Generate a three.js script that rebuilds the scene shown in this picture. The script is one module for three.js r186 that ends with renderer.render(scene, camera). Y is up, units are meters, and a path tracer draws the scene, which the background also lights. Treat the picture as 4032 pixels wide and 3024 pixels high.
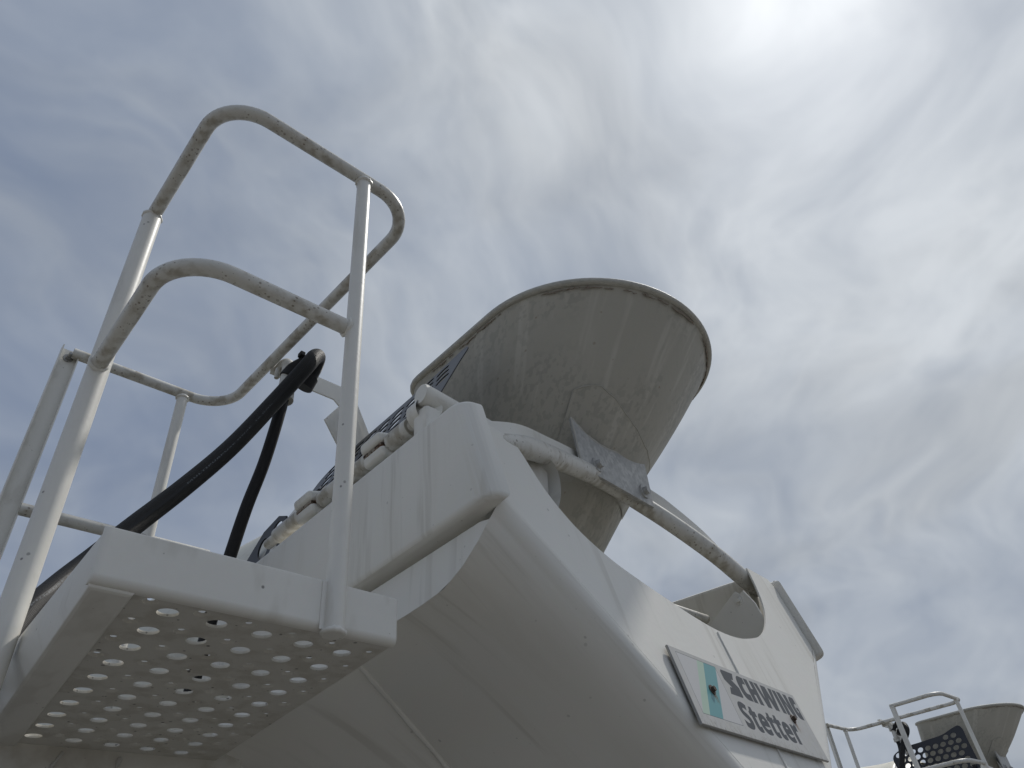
import * as THREE from 'three';
import { mergeGeometries, mergeVertices, toCreasedNormals } from 'three/addons/utils/BufferGeometryUtils.js';
import { RoundedBoxGeometry } from 'three/addons/geometries/RoundedBoxGeometry.js';

// ------------------------------------------------------------------ camera, sky, sun, exposure
const scene = new THREE.Scene();
const camera = new THREE.PerspectiveCamera(55.83, 4 / 3, 0.05, 3000);
camera.position.set(0, 1.55, 0);
camera.up.set(-0.375, 0.771, 0.515);
camera.lookAt(0.557, 2.182, -0.539);
const renderer = new THREE.WebGLRenderer({ antialias: true });
renderer.toneMapping = THREE.LinearToneMapping;
renderer.toneMappingExposure = 1.32;
renderer.shadowMap.enabled = true;
const SUN = new THREE.Vector3(0.558, 0.83, 0.008).normalize();
const sun = new THREE.DirectionalLight(new THREE.Color(1.0, 0.96, 0.9), 2.0);
sun.position.copy(SUN).multiplyScalar(40);
sun.castShadow = true; sun.shadow.radius = 5; sun.shadow.mapSize.set(2048, 2048);
Object.assign(sun.shadow.camera, { left: -16, right: 16, top: 16, bottom: -16, near: 1, far: 100 });
scene.add(sun, sun.target);

// ------------------------------------------------------------------ noise
function rng(seed) { let a = seed >>> 0; return () => { a = (a + 0x6D2B79F5) | 0; let t = Math.imul(a ^ (a >>> 15), 1 | a); t = (t + Math.imul(t ^ (t >>> 7), 61 | t)) ^ t; return ((t ^ (t >>> 14)) >>> 0) / 4294967296; }; }
function h2(x, y, s) { let h = Math.imul(x | 0, 374761393) + Math.imul(y | 0, 668265263) + Math.imul(s | 0, 2246822519); h = Math.imul(h ^ (h >>> 13), 1274126177); return ((h ^ (h >>> 16)) >>> 0) / 4294967296; }
const sm = t => t * t * (3 - 2 * t);
const clamp = (x, a = 0, b = 1) => Math.min(b, Math.max(a, x));
const step = (a, b, x) => sm(clamp((x - a) / (b - a)));
const mix = (a, b, t) => a + (b - a) * t;
function vn(x, y, px, py, s) {            // periodic value noise
  const xi = Math.floor(x), yi = Math.floor(y), fx = sm(x - xi), fy = sm(y - yi);
  const m = (a, p) => p ? ((a % p) + p) % p : a;
  const x0 = m(xi, px), x1 = m(xi + 1, px), y0 = m(yi, py), y1 = m(yi + 1, py);
  return mix(mix(h2(x0, y0, s), h2(x1, y0, s), fx), mix(h2(x0, y1, s), h2(x1, y1, s), fx), fy);
}
function fbm(u, v, fx, fy, oct, s) { let a = 0.5, r = 0, n = 0; for (let i = 0; i < oct; i++) { r += a * vn(u * fx, v * fy, fx, fy, s + i * 17); n += a; a *= 0.55; fx *= 2; fy *= 2; } return r / n; }
function fbmFree(x, y, oct, s) { let a = 0.5, r = 0, n = 0; for (let i = 0; i < oct; i++) { r += a * vn(x, y, 0, 0, s + i * 17); n += a; a *= 0.5; const t = x * 1.6 - y * 1.2; y = x * 1.2 + y * 1.6; x = t; } return r / n; }

// ------------------------------------------------------------------ sky: thin veil of cloud over blue, sun behind the veil
{
  const W = 2048, H = 1024, data = new Float32Array(W * H * 4);
  for (let j = 0; j < H; j++) {
    const el = ((j + 0.5) / H - 0.5) * Math.PI, y = Math.sin(el), c = Math.cos(el);
    for (let i = 0; i < W; i++) {
      const az = ((i + 0.5) / W - 0.5) * 2 * Math.PI, x = Math.cos(az) * c, z = Math.sin(az) * c;
      const yy = Math.max(y, 0.0), k = 1 / (yy + 0.22);
      const px = x * k, pz = z * k;
      const wx = fbmFree(px * 2.2 + 5.1, pz * 2.2 + 2.2, 3, 11) - 0.5, wz = fbmFree(px * 2.2 - 3.7, pz * 2.2 + 8.4, 3, 31) - 0.5;
      const qx = px + wx * 0.40, qz = pz + wz * 0.40;
      // filaments drawn out along one wind direction
      const ax_ = qx * 0.80 - qz * 0.60, az_ = qx * 0.60 + qz * 0.80;
      const f1 = fbmFree(ax_ * 2.2 + 3, az_ * 3.0 + 9, 8, 51), f3 = fbmFree(px * 1.3 + 7.4, pz * 1.3 - 2.6, 3, 91);
      const rd = (a, b, s) => 1 - Math.abs(2 * fbmFree(a, b, 5, s) - 1);
      const f2 = 0.6 * rd(ax_ * 4.0 + 1, az_ * 8.0 - 4, 77) + 0.4 * rd(ax_ * 9.0 - 6, az_ * 17.0 + 2, 83);
      const sd = clamp(x * SUN.x + y * SUN.y + z * SUN.z, -1, 1), sa = Math.acos(sd);
      let cov = 0.19 + 0.74 * (1 - clamp(sa / 1.10)) + (f3 - 0.5) * 0.25 + (f1 - 0.5) * 0.75 + (f2 - 0.72) * (0.15 + 0.55 * f1);
      cov = step(-0.20, 1.05, cov);
      const hor = Math.exp(-yy * 2.8);
      cov = mix(cov, 0.92, hor * 0.85);
      const bl = [0.097, 0.136, 0.222], cl = [0.345, 0.376, 0.412];
      const thick = step(0.45, 0.85, fbmFree(qx * 3.4 - 8, qz * 3.4 + 3, 6, 123) + 0.05);
      const glow = 0.24 * Math.exp(-sa * sa / 0.016) + 0.19 * Math.exp(-sa / 0.40);
      const o = (j * W + i) * 4;
      for (let ch = 0; ch < 3; ch++) {
        let v = mix(bl[ch], cl[ch], cov);
        v *= 1 - 0.20 * thick * cov;
        v += glow * (0.2 + 1.2 * cov * (0.2 + 1.5 * f2 * f1 + 0.4 * f1)) * [1, 0.985, 0.96][ch];
        if (y < 0) v = mix(v, [0.2, 0.19, 0.17][ch], step(0, -0.05, y));
        data[o + ch] = v;
      }
      data[o + 3] = 1;
    }
  }
  const t = new THREE.DataTexture(data, W, H, THREE.RGBAFormat, THREE.FloatType);
  t.mapping = THREE.EquirectangularReflectionMapping; t.colorSpace = THREE.LinearSRGBColorSpace;
  t.magFilter = t.minFilter = THREE.LinearFilter; t.wrapS = THREE.RepeatWrapping; t.needsUpdate = true;
  scene.background = t; scene.environment = t;
}

// ------------------------------------------------------------------ textures
const toS = v => { v = clamp(v); return Math.round(255 * (v <= 0.0031308 ? v * 12.92 : 1.055 * Math.pow(v, 1 / 2.4) - 0.055)); };
function tex(W, H, fn, srgb = true) {
  const d = new Uint8Array(W * H * 4);
  for (let j = 0; j < H; j++) for (let i = 0; i < W; i++) {
    const c = fn((i + 0.5) / W, (j + 0.5) / H), o = (j * W + i) * 4;
    for (let k = 0; k < 3; k++) d[o + k] = srgb ? toS(c[k]) : Math.round(255 * clamp(c[k]));
    d[o + 3] = 255;
  }
  const t = new THREE.DataTexture(d, W, H); t.wrapS = t.wrapT = THREE.RepeatWrapping;
  t.magFilter = THREE.LinearFilter; t.minFilter = THREE.LinearMipmapLinearFilter; t.generateMipmaps = true;
  if (srgb) t.colorSpace = THREE.SRGBColorSpace; t.needsUpdate = true; return t;
}
function dots(seed, n, r0, r1) {          // periodic spots, returned as a coverage function
  const R = rng(seed), N = 32, cell = Array.from({ length: N * N }, () => []);
  for (let k = 0; k < n; k++) {
    const p = [R(), R(), mix(r0, r1, Math.pow(R(), 3)), R() * 6.28, 0.6 + R() * 0.4];
    for (let a = -1; a <= 1; a++) for (let b = -1; b <= 1; b++) cell[((Math.floor(p[1] * N) + b + N) % N) * N + (Math.floor(p[0] * N) + a + N) % N].push(p);
  }
  return (u, v) => {
    let m = 0; for (const p of cell[Math.floor(v * N) % N * N + Math.floor(u * N) % N]) {
      let dx = Math.abs(u - p[0]), dy = Math.abs(v - p[1]); dx = Math.min(dx, 1 - dx); dy = Math.min(dy, 1 - dy);
      const q = Math.hypot(dx, dy) / p[2] * (1 + 0.35 * (vn(u * 160, v * 160, 160, 160, 5) - 0.5)); if (q < 1.2) m = Math.max(m, p[4] * step(1.15, 0.75, q));
    } return m;
  };
}
const blend = (a, b, t) => [mix(a[0], b[0], t), mix(a[1], b[1], t), mix(a[2], b[2], t)];
const mul = (a, k) => [a[0] * k, a[1] * k, a[2] * k];
const WHITE = [0.72, 0.71, 0.665], GRIME = [0.30, 0.265, 0.20], RUST = [0.13, 0.055, 0.025], SOOT = [0.06, 0.055, 0.05];
const dPaint = dots(3, 110, 0.0008, 0.0034), dRail = dots(8, 300, 0.003, 0.013), dDeck = dots(12, 260, 0.001, 0.006);
const paintMap = tex(1024, 1024, (u, v) => {
  let c = mul(WHITE, 1 + 0.07 * (fbm(u, v, 5, 5, 5, 3) - 0.5) + 0.03 * (fbm(u, v, 60, 60, 3, 9) - 0.5));
  c = blend(c, GRIME, 0.22 * step(0.60, 0.78, fbm(u, v, 14, 5, 5, 21)));
  return blend(c, SOOT, 0.75 * dPaint(u, v));
});
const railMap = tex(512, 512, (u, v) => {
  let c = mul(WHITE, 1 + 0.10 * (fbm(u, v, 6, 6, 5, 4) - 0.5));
  c = blend(mul(c, 0.86), GRIME, 0.68 * step(0.36, 0.70, fbm(u, v, 10, 10, 6, 35)));  // brownish grime; base and blend also darkened to paint in the rails' underside shade
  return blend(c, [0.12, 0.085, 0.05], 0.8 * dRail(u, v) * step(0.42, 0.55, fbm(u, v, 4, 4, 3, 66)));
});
const panelMap = tex(1024, 1024, (u, v) => {
  const st = fbm(u, v, 46, 3, 4, 7), s2 = fbm(u, v, 14, 2, 4, 19);
  let c = mul(WHITE, 1 + 0.05 * (fbm(u, v, 4, 4, 5, 13) - 0.5));
  c = blend(c, [0.36, 0.34, 0.29], 0.30 * step(0.52, 0.74, st) * step(0.40, 0.65, s2));
  c = blend(c, [0.5, 0.47, 0.40], 0.16 * step(0.5, 0.75, s2));
  return blend(c, SOOT, 0.3 * dPaint(u, v));
});
const deckMap = tex(1024, 1024, (u, v) => {
  let c = mul([0.60, 0.585, 0.535], 1 + 0.10 * (fbm(u, v, 8, 8, 5, 23) - 0.5));
  c = blend(c, GRIME, 0.30 * step(0.40, 0.72, fbm(u, v, 22, 22, 6, 29)));
  return blend(c, SOOT, 0.85 * dDeck(u, v));
});
const hopperMap = tex(1024, 1024, (u, v) => {
  let c = mul([0.44, 0.43, 0.385], 1 + 0.16 * (fbm(u, v, 5, 3, 5, 43) - 0.5));
  const st = fbm(u, v, 40, 4, 4, 47); c = blend(c, [0.60, 0.59, 0.54], 0.4 * step(0.52, 0.72, st));
  const m = fbm(u, v, 110, 84, 3, 57), reg = fbm(u, v, 6, 5, 5, 61);
  c = blend(c, [0.27, 0.268, 0.245], 0.36 * step(0.52, 0.60, m) * step(0.33, 0.50, reg));
  return blend(c, [0.24, 0.17, 0.11], 0.5 * dPaint(u, v));
});
const galvMap = tex(512, 512, (u, v) => {
  const a = fbm(u, v, 40, 40, 3, 71), b = fbm(u, v, 16, 16, 4, 73);
  let c = mul([0.40, 0.40, 0.39], 1 + 0.5 * (a - 0.5)); c = blend(c, [0.52, 0.52, 0.50], 0.6 * step(0.5, 0.66, b) * step(0.4, 0.6, a)); return c;
});
const peel = tex(512, 512, (u, v) => { const k = 0.6 * fbm(u, v, 90, 90, 3, 81) + 0.4 * fbm(u, v, 12, 12, 3, 83); return [k, k, k]; }, false);
const hoseBump = tex(256, 512, (u, v) => { const k = 0.5 + 0.28 * Math.sin(6.2832 * (v * 64 + u * 1)) + 0.5 * (fbm(u, v, 6, 70, 3, 91) - 0.5); return [k, k, k]; }, false);
const drumMap = tex(512, 512, (u, v) => blend(mul([0.62, 0.60, 0.51], 1 + 0.1 * (fbm(u, v, 6, 6, 4, 95) - 0.5)), GRIME, 0.3 * step(0.55, 0.75, fbm(u, v, 12, 12, 4, 97))));
const rustMap = tex(256, 256, (u, v) => { const a = fbm(u, v, 9, 9, 5, 101); return blend(blend([0.30, 0.27, 0.23], [0.16, 0.075, 0.035], step(0.46, 0.6, a)), [0.05, 0.03, 0.02], step(0.6, 0.75, fbm(u, v, 20, 20, 4, 103))); });
const groundMap = tex(1024, 1024, (u, v) => {
  const a = fbm(u, v, 8, 8, 6, 111), b = fbm(u, v, 120, 120, 3, 113);
  let c = blend([0.115, 0.110, 0.102], [0.175, 0.169, 0.158], step(0.35, 0.65, a)); return mul(c, 0.75 + 0.5 * b);
});

// ------------------------------------------------------------------ materials
const std = o => new THREE.MeshStandardMaterial({ side: THREE.DoubleSide, ...o });
const M = {
  paint: std({ map: paintMap, roughness: 0.42, bumpMap: peel, bumpScale: 0.0003 }),
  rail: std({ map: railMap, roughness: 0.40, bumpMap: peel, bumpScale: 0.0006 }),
  panel: std({ map: panelMap, roughness: 0.45, bumpMap: peel, bumpScale: 0.0004 }),
  deck: std({ map: deckMap, roughness: 0.6, bumpMap: peel, bumpScale: 0.0007 }),
  hopper: std({ map: hopperMap, roughness: 0.6, bumpMap: peel, bumpScale: 0.0012 }),
  galv: std({ map: galvMap, roughness: 0.5, metalness: 0.2 }),
  hose: std({ color: new THREE.Color().setRGB(0.013, 0.013, 0.014), roughness: 0.6, bumpMap: hoseBump, bumpScale: 0.004 }),
  rubber: std({ color: new THREE.Color().setRGB(0.007, 0.007, 0.008), roughness: 0.7 }),
  guard: std({ color: new THREE.Color().setRGB(0.014, 0.0145, 0.019), roughness: 0.42 }),
  drum: std({ map: drumMap, roughness: 0.4 }),
  rust: std({ map: rustMap, roughness: 0.9 }),
  steel: std({ color: new THREE.Color().setRGB(0.34, 0.335, 0.32), roughness: 0.45, metalness: 0.7 }),
  tyre: std({ color: new THREE.Color().setRGB(0.02, 0.02, 0.02), roughness: 0.9 }),
  frame: std({ color: new THREE.Color().setRGB(0.05, 0.05, 0.055), roughness: 0.6 }),
  glass: new THREE.MeshPhysicalMaterial({ color: 0x20262a, roughness: 0.05 }),
  bead: std({ color: new THREE.Color().setRGB(0.46, 0.45, 0.41), roughness: 0.8 }),
  oldbolt: std({ color: new THREE.Color().setRGB(0.07, 0.05, 0.038), roughness: 0.8 }),
  plaster: std({ color: new THREE.Color().setRGB(0.5, 0.49, 0.46), roughness: 0.95 }),
};

// ------------------------------------------------------------------ geometry helpers
const V = (x, y, z) => new THREE.Vector3(x, y, z);
const P = a => Array.isArray(a) ? V(...a) : a.clone();
function mesh(name, geo, mat, parent) {
  const list = Array.isArray(geo) ? geo : [geo];
  let g = list.length === 1 ? list[0] : mergeGeometries(list.map(q => { const n = q.index ? q.toNonIndexed() : q; for (const k of Object.keys(n.attributes)) if (!['position', 'normal', 'uv'].includes(k)) n.deleteAttribute(k); n.morphAttributes = {}; return n; }));
  const m = new THREE.Mesh(g, mat); m.name = name; m.castShadow = m.receiveShadow = true; parent.add(m); return m;
}
function part(name, parent) { const g = new THREE.Group(); g.name = name; parent.add(g); return g; }
function boxUV(geo, s = 1) {
  const g = geo.index ? geo.toNonIndexed() : geo, p = g.attributes.position, n = p.count, uv = new Float32Array(n * 2);
  if (!g.attributes.normal) g.computeVertexNormals();
  const a = V(0, 0, 0), b = V(0, 0, 0), c = V(0, 0, 0);
  for (let i = 0; i < n; i += 3) {
    a.fromBufferAttribute(p, i); b.fromBufferAttribute(p, i + 1); c.fromBufferAttribute(p, i + 2);
    const f = b.clone().sub(a).cross(c.clone().sub(a)), x = Math.abs(f.x), y = Math.abs(f.y), z = Math.abs(f.z);
    [a, b, c].forEach((q, k) => { const [u, v] = y >= x && y >= z ? [q.x, q.z] : x >= z ? [q.z, q.y] : [q.x, q.y]; uv[(i + k) * 2] = u * s; uv[(i + k) * 2 + 1] = v * s; });
  }
  g.setAttribute('uv', new THREE.BufferAttribute(uv, 2)); return g;
}
function rbox(x0, x1, y0, y1, z0, z1, r = 0.004, seg = 2) {
  const g = new RoundedBoxGeometry(x1 - x0, y1 - y0, z1 - z0, seg, Math.min(r, (x1 - x0) / 2.01, (y1 - y0) / 2.01, (z1 - z0) / 2.01));
  g.translate((x0 + x1) / 2, (y0 + y1) / 2, (z0 + z1) / 2); return boxUV(g);
}
function fillet(pts, r, n = 10) {         // polyline with rounded corners
  pts = pts.map(P); const out = [pts[0].clone()];
  for (let i = 1; i < pts.length - 1; i++) {
    const a = pts[i - 1].clone().sub(pts[i]).normalize(), b = pts[i + 1].clone().sub(pts[i]).normalize();
    const ang = a.angleTo(b), rr = Array.isArray(r) ? r[i - 1] : r, d = rr / Math.tan(ang / 2), bis = a.clone().add(b).normalize(), c = pts[i].clone().addScaledVector(bis, rr / Math.sin(ang / 2));
    const s = pts[i].clone().addScaledVector(a, d).sub(c), e = pts[i].clone().addScaledVector(b, d).sub(c), w = s.angleTo(e);
    for (let k = 0; k <= n; k++) { const t = k / n; out.push(c.clone().addScaledVector(s, Math.sin((1 - t) * w) / Math.sin(w)).addScaledVector(e, Math.sin(t * w) / Math.sin(w))); }
  }
  out.push(pts.at(-1).clone()); return out;
}
const spline = (pts, n = 60) => new THREE.CatmullRomCurve3(pts.map(P), false, 'centripetal').getPoints(n);
function sweep(pts, rad, { seg = 18, closed = false, cap = true, uvs = [1, 1] } = {}) {   // round bar along a polyline
  const n = pts.length, T = [], pos = [], nor = [], uv = [], idx = [];
  for (let i = 0; i < n; i++) { const a = pts[closed ? (i - 1 + n) % n : Math.max(0, i - 1)], b = pts[closed ? (i + 1) % n : Math.min(n - 1, i + 1)]; T.push(b.clone().sub(a).normalize()); }
  let N = Math.abs(T[0].y) < 0.9 ? V(0, 1, 0) : V(1, 0, 0); N.addScaledVector(T[0], -N.dot(T[0])).normalize();
  let len = 0; const m = closed ? n + 1 : n;
  for (let q = 0; q < m; q++) {
    const i = q % n; N.addScaledVector(T[i], -N.dot(T[i])).normalize(); const B = T[i].clone().cross(N);
    if (q) len += pts[i].distanceTo(pts[(q - 1) % n]);
    const r = typeof rad === 'function' ? rad(q / (m - 1), len) : rad;
    for (let k = 0; k <= seg; k++) { const a = k / seg * 2 * Math.PI, d = N.clone().multiplyScalar(Math.cos(a)).addScaledVector(B, Math.sin(a)); nor.push(d.x, d.y, d.z); const v = pts[i].clone().addScaledVector(d, r); pos.push(v.x, v.y, v.z); uv.push(k / seg * uvs[0], len * uvs[1]); }
  }
  for (let q = 0; q < m - 1; q++) for (let k = 0; k < seg; k++) { const a = q * (seg + 1) + k, b = a + seg + 1; idx.push(a, a + 1, b, b, a + 1, b + 1); }
  if (cap && !closed) for (const [q, s] of [[0, -1], [n - 1, 1]]) {
    const c = pos.length / 3, t = T[q]; pos.push(pts[q].x, pts[q].y, pts[q].z); nor.push(t.x * s, t.y * s, t.z * s); uv.push(0.5, 0.5);
    for (let k = 0; k <= seg; k++) { const o = (q * (seg + 1) + k) * 3; pos.push(pos[o], pos[o + 1], pos[o + 2]); nor.push(t.x * s, t.y * s, t.z * s); uv.push(0.5, 0.5); }
    for (let k = 0; k < seg; k++) s > 0 ? idx.push(c, c + 1 + k, c + 2 + k) : idx.push(c, c + 2 + k, c + 1 + k);
  }
  const g = new THREE.BufferGeometry(); g.setAttribute('position', new THREE.Float32BufferAttribute(pos, 3)); g.setAttribute('normal', new THREE.Float32BufferAttribute(nor, 3)); g.setAttribute('uv', new THREE.Float32BufferAttribute(uv, 2)); g.setIndex(idx); return g;
}
const RAILUV = { uvs: [0.45, 3.2] };
function bead(c, dir, r, t = 0.004, seed = 1) {     // uneven weld bead round a joint
  dir = P(dir).normalize(); const a = Math.abs(dir.y) < 0.9 ? V(0, 1, 0) : V(1, 0, 0); a.addScaledVector(dir, -a.dot(dir)).normalize(); const b = dir.clone().cross(a), R = rng(seed), pts = [];
  for (let k = 0; k < 28; k++) { const w = k / 28 * 6.2832; pts.push(P(c).addScaledVector(a, Math.cos(w) * r).addScaledVector(b, Math.sin(w) * r).addScaledVector(dir, (R() - 0.5) * 0.0015)); }
  const j = Array.from({ length: 29 }, () => t * (0.75 + 0.5 * R())); j[28] = j[0];
  return sweep(pts, q => j[Math.round(q * 28)], { seg: 6, closed: true, uvs: [0.1, 2] });
}
function grid(rows, uvf) {                 // smooth sheet through rows of points
  const m = rows.length, n = rows[0].length, pos = [], uv = [], idx = [];
  rows.forEach((r, i) => r.forEach((p, j) => { pos.push(p.x, p.y, p.z); const q = uvf(p, i, j); uv.push(q[0], q[1]); }));
  for (let i = 0; i < m - 1; i++) for (let j = 0; j < n - 1; j++) { const a = i * n + j; idx.push(a, a + n, a + 1, a + n, a + n + 1, a + 1); }
  const g = new THREE.BufferGeometry(); g.setAttribute('position', new THREE.Float32BufferAttribute(pos, 3)); g.setAttribute('uv', new THREE.Float32BufferAttribute(uv, 2)); g.setIndex(idx); g.computeVertexNormals(); return g;
}
function frameMatrix(o, x, y, z) { return new THREE.Matrix4().makeBasis(P(x), P(y), P(z)).setPosition(P(o)); }
function slab(shape, th, mtx, bevel = 0.0015, cs = 24) {   // a cut sheet: its outer face lies on the frame's xy plane, thickness goes to -z
  const g = new THREE.ExtrudeGeometry(shape, { depth: th - 2 * bevel, bevelEnabled: bevel > 0, bevelSize: bevel, bevelThickness: bevel, bevelOffset: -bevel, bevelSegments: 1, curveSegments: cs });
  g.translate(0, 0, -th + bevel); if (mtx) g.applyMatrix4(mtx); return g;
}
const poly = pts => new THREE.Shape(pts.map(p => new THREE.Vector2(p[0], p[1])));
function hole(x, y, r) { const h = new THREE.Path(); h.absellipse(x, y, r, r, 0, Math.PI * 2, true); return h; }
function bolt(c, dir, s, name, mat, parent) {      // hexagon head on a washer
  dir = P(dir).normalize(); const q = new THREE.Quaternion().setFromUnitVectors(V(0, 1, 0), dir);
  const w = new THREE.CylinderGeometry(s * 1.25, s * 1.3, s * 0.28, 24).translate(0, s * 0.14, 0), h = new THREE.CylinderGeometry(s * 0.72, s * 0.78, s * 0.75, 6).translate(0, s * 0.65, 0);
  const g = [w, h].map(k => boxUV(k, 3).applyQuaternion(q).translate(P(c).x, P(c).y, P(c).z)); return mesh(name, g, mat, parent);
}

// ------------------------------------------------------------------ the ground
{
  const g = new THREE.PlaneGeometry(1200, 1200, 1, 1).rotateX(-Math.PI / 2); const uv = g.attributes.uv; for (let i = 0; i < uv.count; i++) uv.setXY(i, uv.getX(i) * 400, uv.getY(i) * 400);
  const m = mesh('ground', g, std({ map: groundMap, roughness: 0.95 }), scene); m.userData = { label: 'dusty grey concrete yard ground under the trucks', category: 'ground', kind: 'structure' };
}

// ------------------------------------------------------------------ the mixer truck
const XC = 1.73;
function makeTruck() {
  const T = new THREE.Group(); T.name = 'concrete_mixer_truck'; T.position.set(XC, 0, -3.2); scene.add(T);
  const root = new THREE.Group(); root.position.set(-XC, 0, 3.2);
  // parts are modelled in yard coordinates and hung straight under the truck
  const add = name => { const g = part(name, T); g.position.set(-XC, 0, 3.2); return g; };
  const addMesh = (name, geo, mat) => { const m = mesh(name, geo, mat, T); m.position.set(-XC, 0, 3.2); return m; };

  // ---- rear frame: a funnel-shaped sheet housing. Frame of its rear plate:
  const PA = V(1.691, 2.013, -0.965), nA = V(0.103, 0.230, 0.968).normalize(), ax = V(0, 1, 0).cross(nA).normalize(), ay = nA.clone().cross(ax);
  const onA = (x, y, d = 0) => PA.clone().addScaledVector(ax, x).addScaledVector(ay, y).addScaledVector(nA, d);
  const MA = frameMatrix(PA, ax, ay, nA), CX = 0.036;
  const mirror = p => p.clone().addScaledVector(ax, -2 * (p.clone().sub(PA).dot(ax) - CX));
  const mirrorGeo = g => { g = g.clone(); if (g.index) g = g.toNonIndexed(); const q = g.attributes.position, n = g.attributes.normal; for (let i = 0; i < q.count; i++) { const p = mirror(V(q.getX(i), q.getY(i), q.getZ(i))); q.setXYZ(i, p.x, p.y, p.z); const m = V(n.getX(i), n.getY(i), n.getZ(i)); m.addScaledVector(ax, -2 * m.dot(ax)); n.setXYZ(i, m.x, m.y, m.z); }
    for (let i = 0; i < q.count; i += 3) for (const at of [q, n, g.attributes.uv]) for (let k = 0; k < at.itemSize; k++) { const a = at.array[(i + 1) * at.itemSize + k]; at.array[(i + 1) * at.itemSize + k] = at.array[(i + 2) * at.itemSize + k]; at.array[(i + 2) * at.itemSize + k] = a; } return g; };
  const F = add('rear_frame');
  const P0 = onA(-0.813, 0.285), l = V(0.752, -0.655, 0.075).normalize(), nB = V(-0.656, -0.754, 0).normalize();
  const aD = nA.clone().cross(l).normalize(); if (aD.dot(ay) < 0) aD.negate();
  const bD = nB.clone().cross(l).normalize(); if (bD.z > 0) bD.negate();
  const TA = 0.08, TB = 0.20, S1 = 1.0;
  const at = (s, d) => P0.clone().addScaledVector(l, s).add(d);
  {
    const a2 = [aD.dot(ax) * TA, aD.dot(ay) * TA], l2 = [l.dot(ax) * S1, l.dot(ay) * S1];
    const b0 = [-0.813 + a2[0], 0.285 + a2[1]], b1 = [b0[0] + l2[0], b0[1] + l2[1]], mx = p => [2 * CX - p[0], p[1]];
    const cut = spline([[-0.640, 0.576, 0], [-0.617, 0.53, 0], [-0.571, 0.432, 0], [-0.497, 0.352, 0], [-0.391, 0.298, 0], [-0.287, 0.270, 0], [-0.175, 0.247, 0], [-0.06, 0.226, 0], [0.052, 0.215, 0], [0.164, 0.220, 0], [0.266, 0.241, 0], [0.367, 0.275, 0], [0.465, 0.332, 0], [0.563, 0.429, 0], [0.612, 0.533, 0], [0.628, 0.608, 0]], 80).map(p => [p.x, p.y]);
    const sh = poly([b0, [-0.768, 0.47], [-0.752, 0.566], [-0.74, 0.576], ...cut, [0.80, 0.612], [0.828, 0.58], mx(b0), mx(b1), b1]);
    const g = boxUV(slab(sh, 0.006, null, 0), 0.83); g.applyMatrix4(MA); mesh('rear_panel', g, M.panel, F);
  }
  const NB = 36, arc = Array.from({ length: NB + 1 }, (_, i) => { const t = i / NB; return aD.clone().multiplyScalar(TA * (1 - t) * (1 - t)).addScaledVector(bD, TB * t * t); });
  const cPts = [[0.873, 2.294, -0.941], [0.893, 2.276, -0.98], [0.913, 2.259, -1.035], [0.933, 2.241, -1.107], [0.950, 2.226, -1.195], [0.9555, 2.2215, -1.30], [0.957, 2.220, -1.40], [0.957, 2.220, -1.60], [0.957, 2.220, -3.0]].map(P);
  const cst = cPts.map(p => { const d = p.clone().sub(P0); return [d.dot(bD), Math.max(0, d.dot(l))]; });
  const sc = t => { for (let i = 0; i < cst.length - 1; i++) if (t <= cst[i + 1][0]) return mix(cst[i][1], cst[i + 1][1], clamp((t - cst[i][0]) / (cst[i + 1][0] - cst[i][0]))); return cst.at(-1)[1]; };
  const ePts = [[0.873, 2.294, -0.941], [0.8905, 2.275, -0.978], [0.890, 2.241, -1.009], [0.890, 2.209, -1.056], [0.890, 2.183, -1.120], [0.890, 2.175, -1.211], [0.890, 2.173, -1.302], [0.890, 2.173, -1.488], [0.890, 2.173, -2.79]].map(P);
  const bulge = (s, t) => { let d = ePts.at(-1).clone().sub(cPts.at(-1)); for (let i = 0; i < cst.length - 1; i++) if (t <= cst[i + 1][0]) { const f = clamp((t - cst[i][0]) / (cst[i + 1][0] - cst[i][0])); d = ePts[i].clone().sub(cPts[i]).lerp(ePts[i + 1].clone().sub(cPts[i + 1]), f); break; } return d.multiplyScalar(Math.exp(-Math.max(0, s - sc(t)) / 0.22)); };
  const s0 = d => d.dot(bD) > 0.012 ? sc(d.dot(bD)) : 0;
  const bend = grid(arc.map(d => Array.from({ length: 24 }, (_, j) => { const q = mix(s0(d), S1, j / 23); return at(q, d).add(bulge(q, d.dot(bD))); })), (p, i, j) => { const e = p.clone().sub(P0); return [0.22 * i / NB * 0.83, e.dot(l) * 0.83]; });
  mesh('corner_bend', bend, M.panel, F); mesh('corner_bend', mirrorGeo(bend), M.panel, F);
  const bEnd = bD.clone().multiplyScalar(TB);
  const dB = (t, d) => bEnd.clone().addScaledVector(bD, t).addScaledVector(nB, d);
  const sheetB = (t0, t1, n, d) => grid(Array.from({ length: n + 1 }, (_, i) => { const t = mix(t0, t1, i / n); return Array.from({ length: 20 }, (_, j) => { const q = mix(sc(TB + t), S1, j / 19); return at(q, dB(t, -d * i / n)).add(bulge(q, TB + t)); }); }), p => { const e = p.clone().sub(P0); return [(0.02 + e.dot(bD)) * 0.83, e.dot(l) * 0.83]; });
  const tR = 0.655 - TB;
  for (const [nm, g] of [['side_panel', sheetB(0, tR, 24, 0)], ['inner_side_panel', sheetB(tR + 0.012, 1.9, 12, -0.5)]]) { mesh(nm, g, M.panel, F); mesh(nm, mirrorGeo(g), M.panel, F); }
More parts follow.
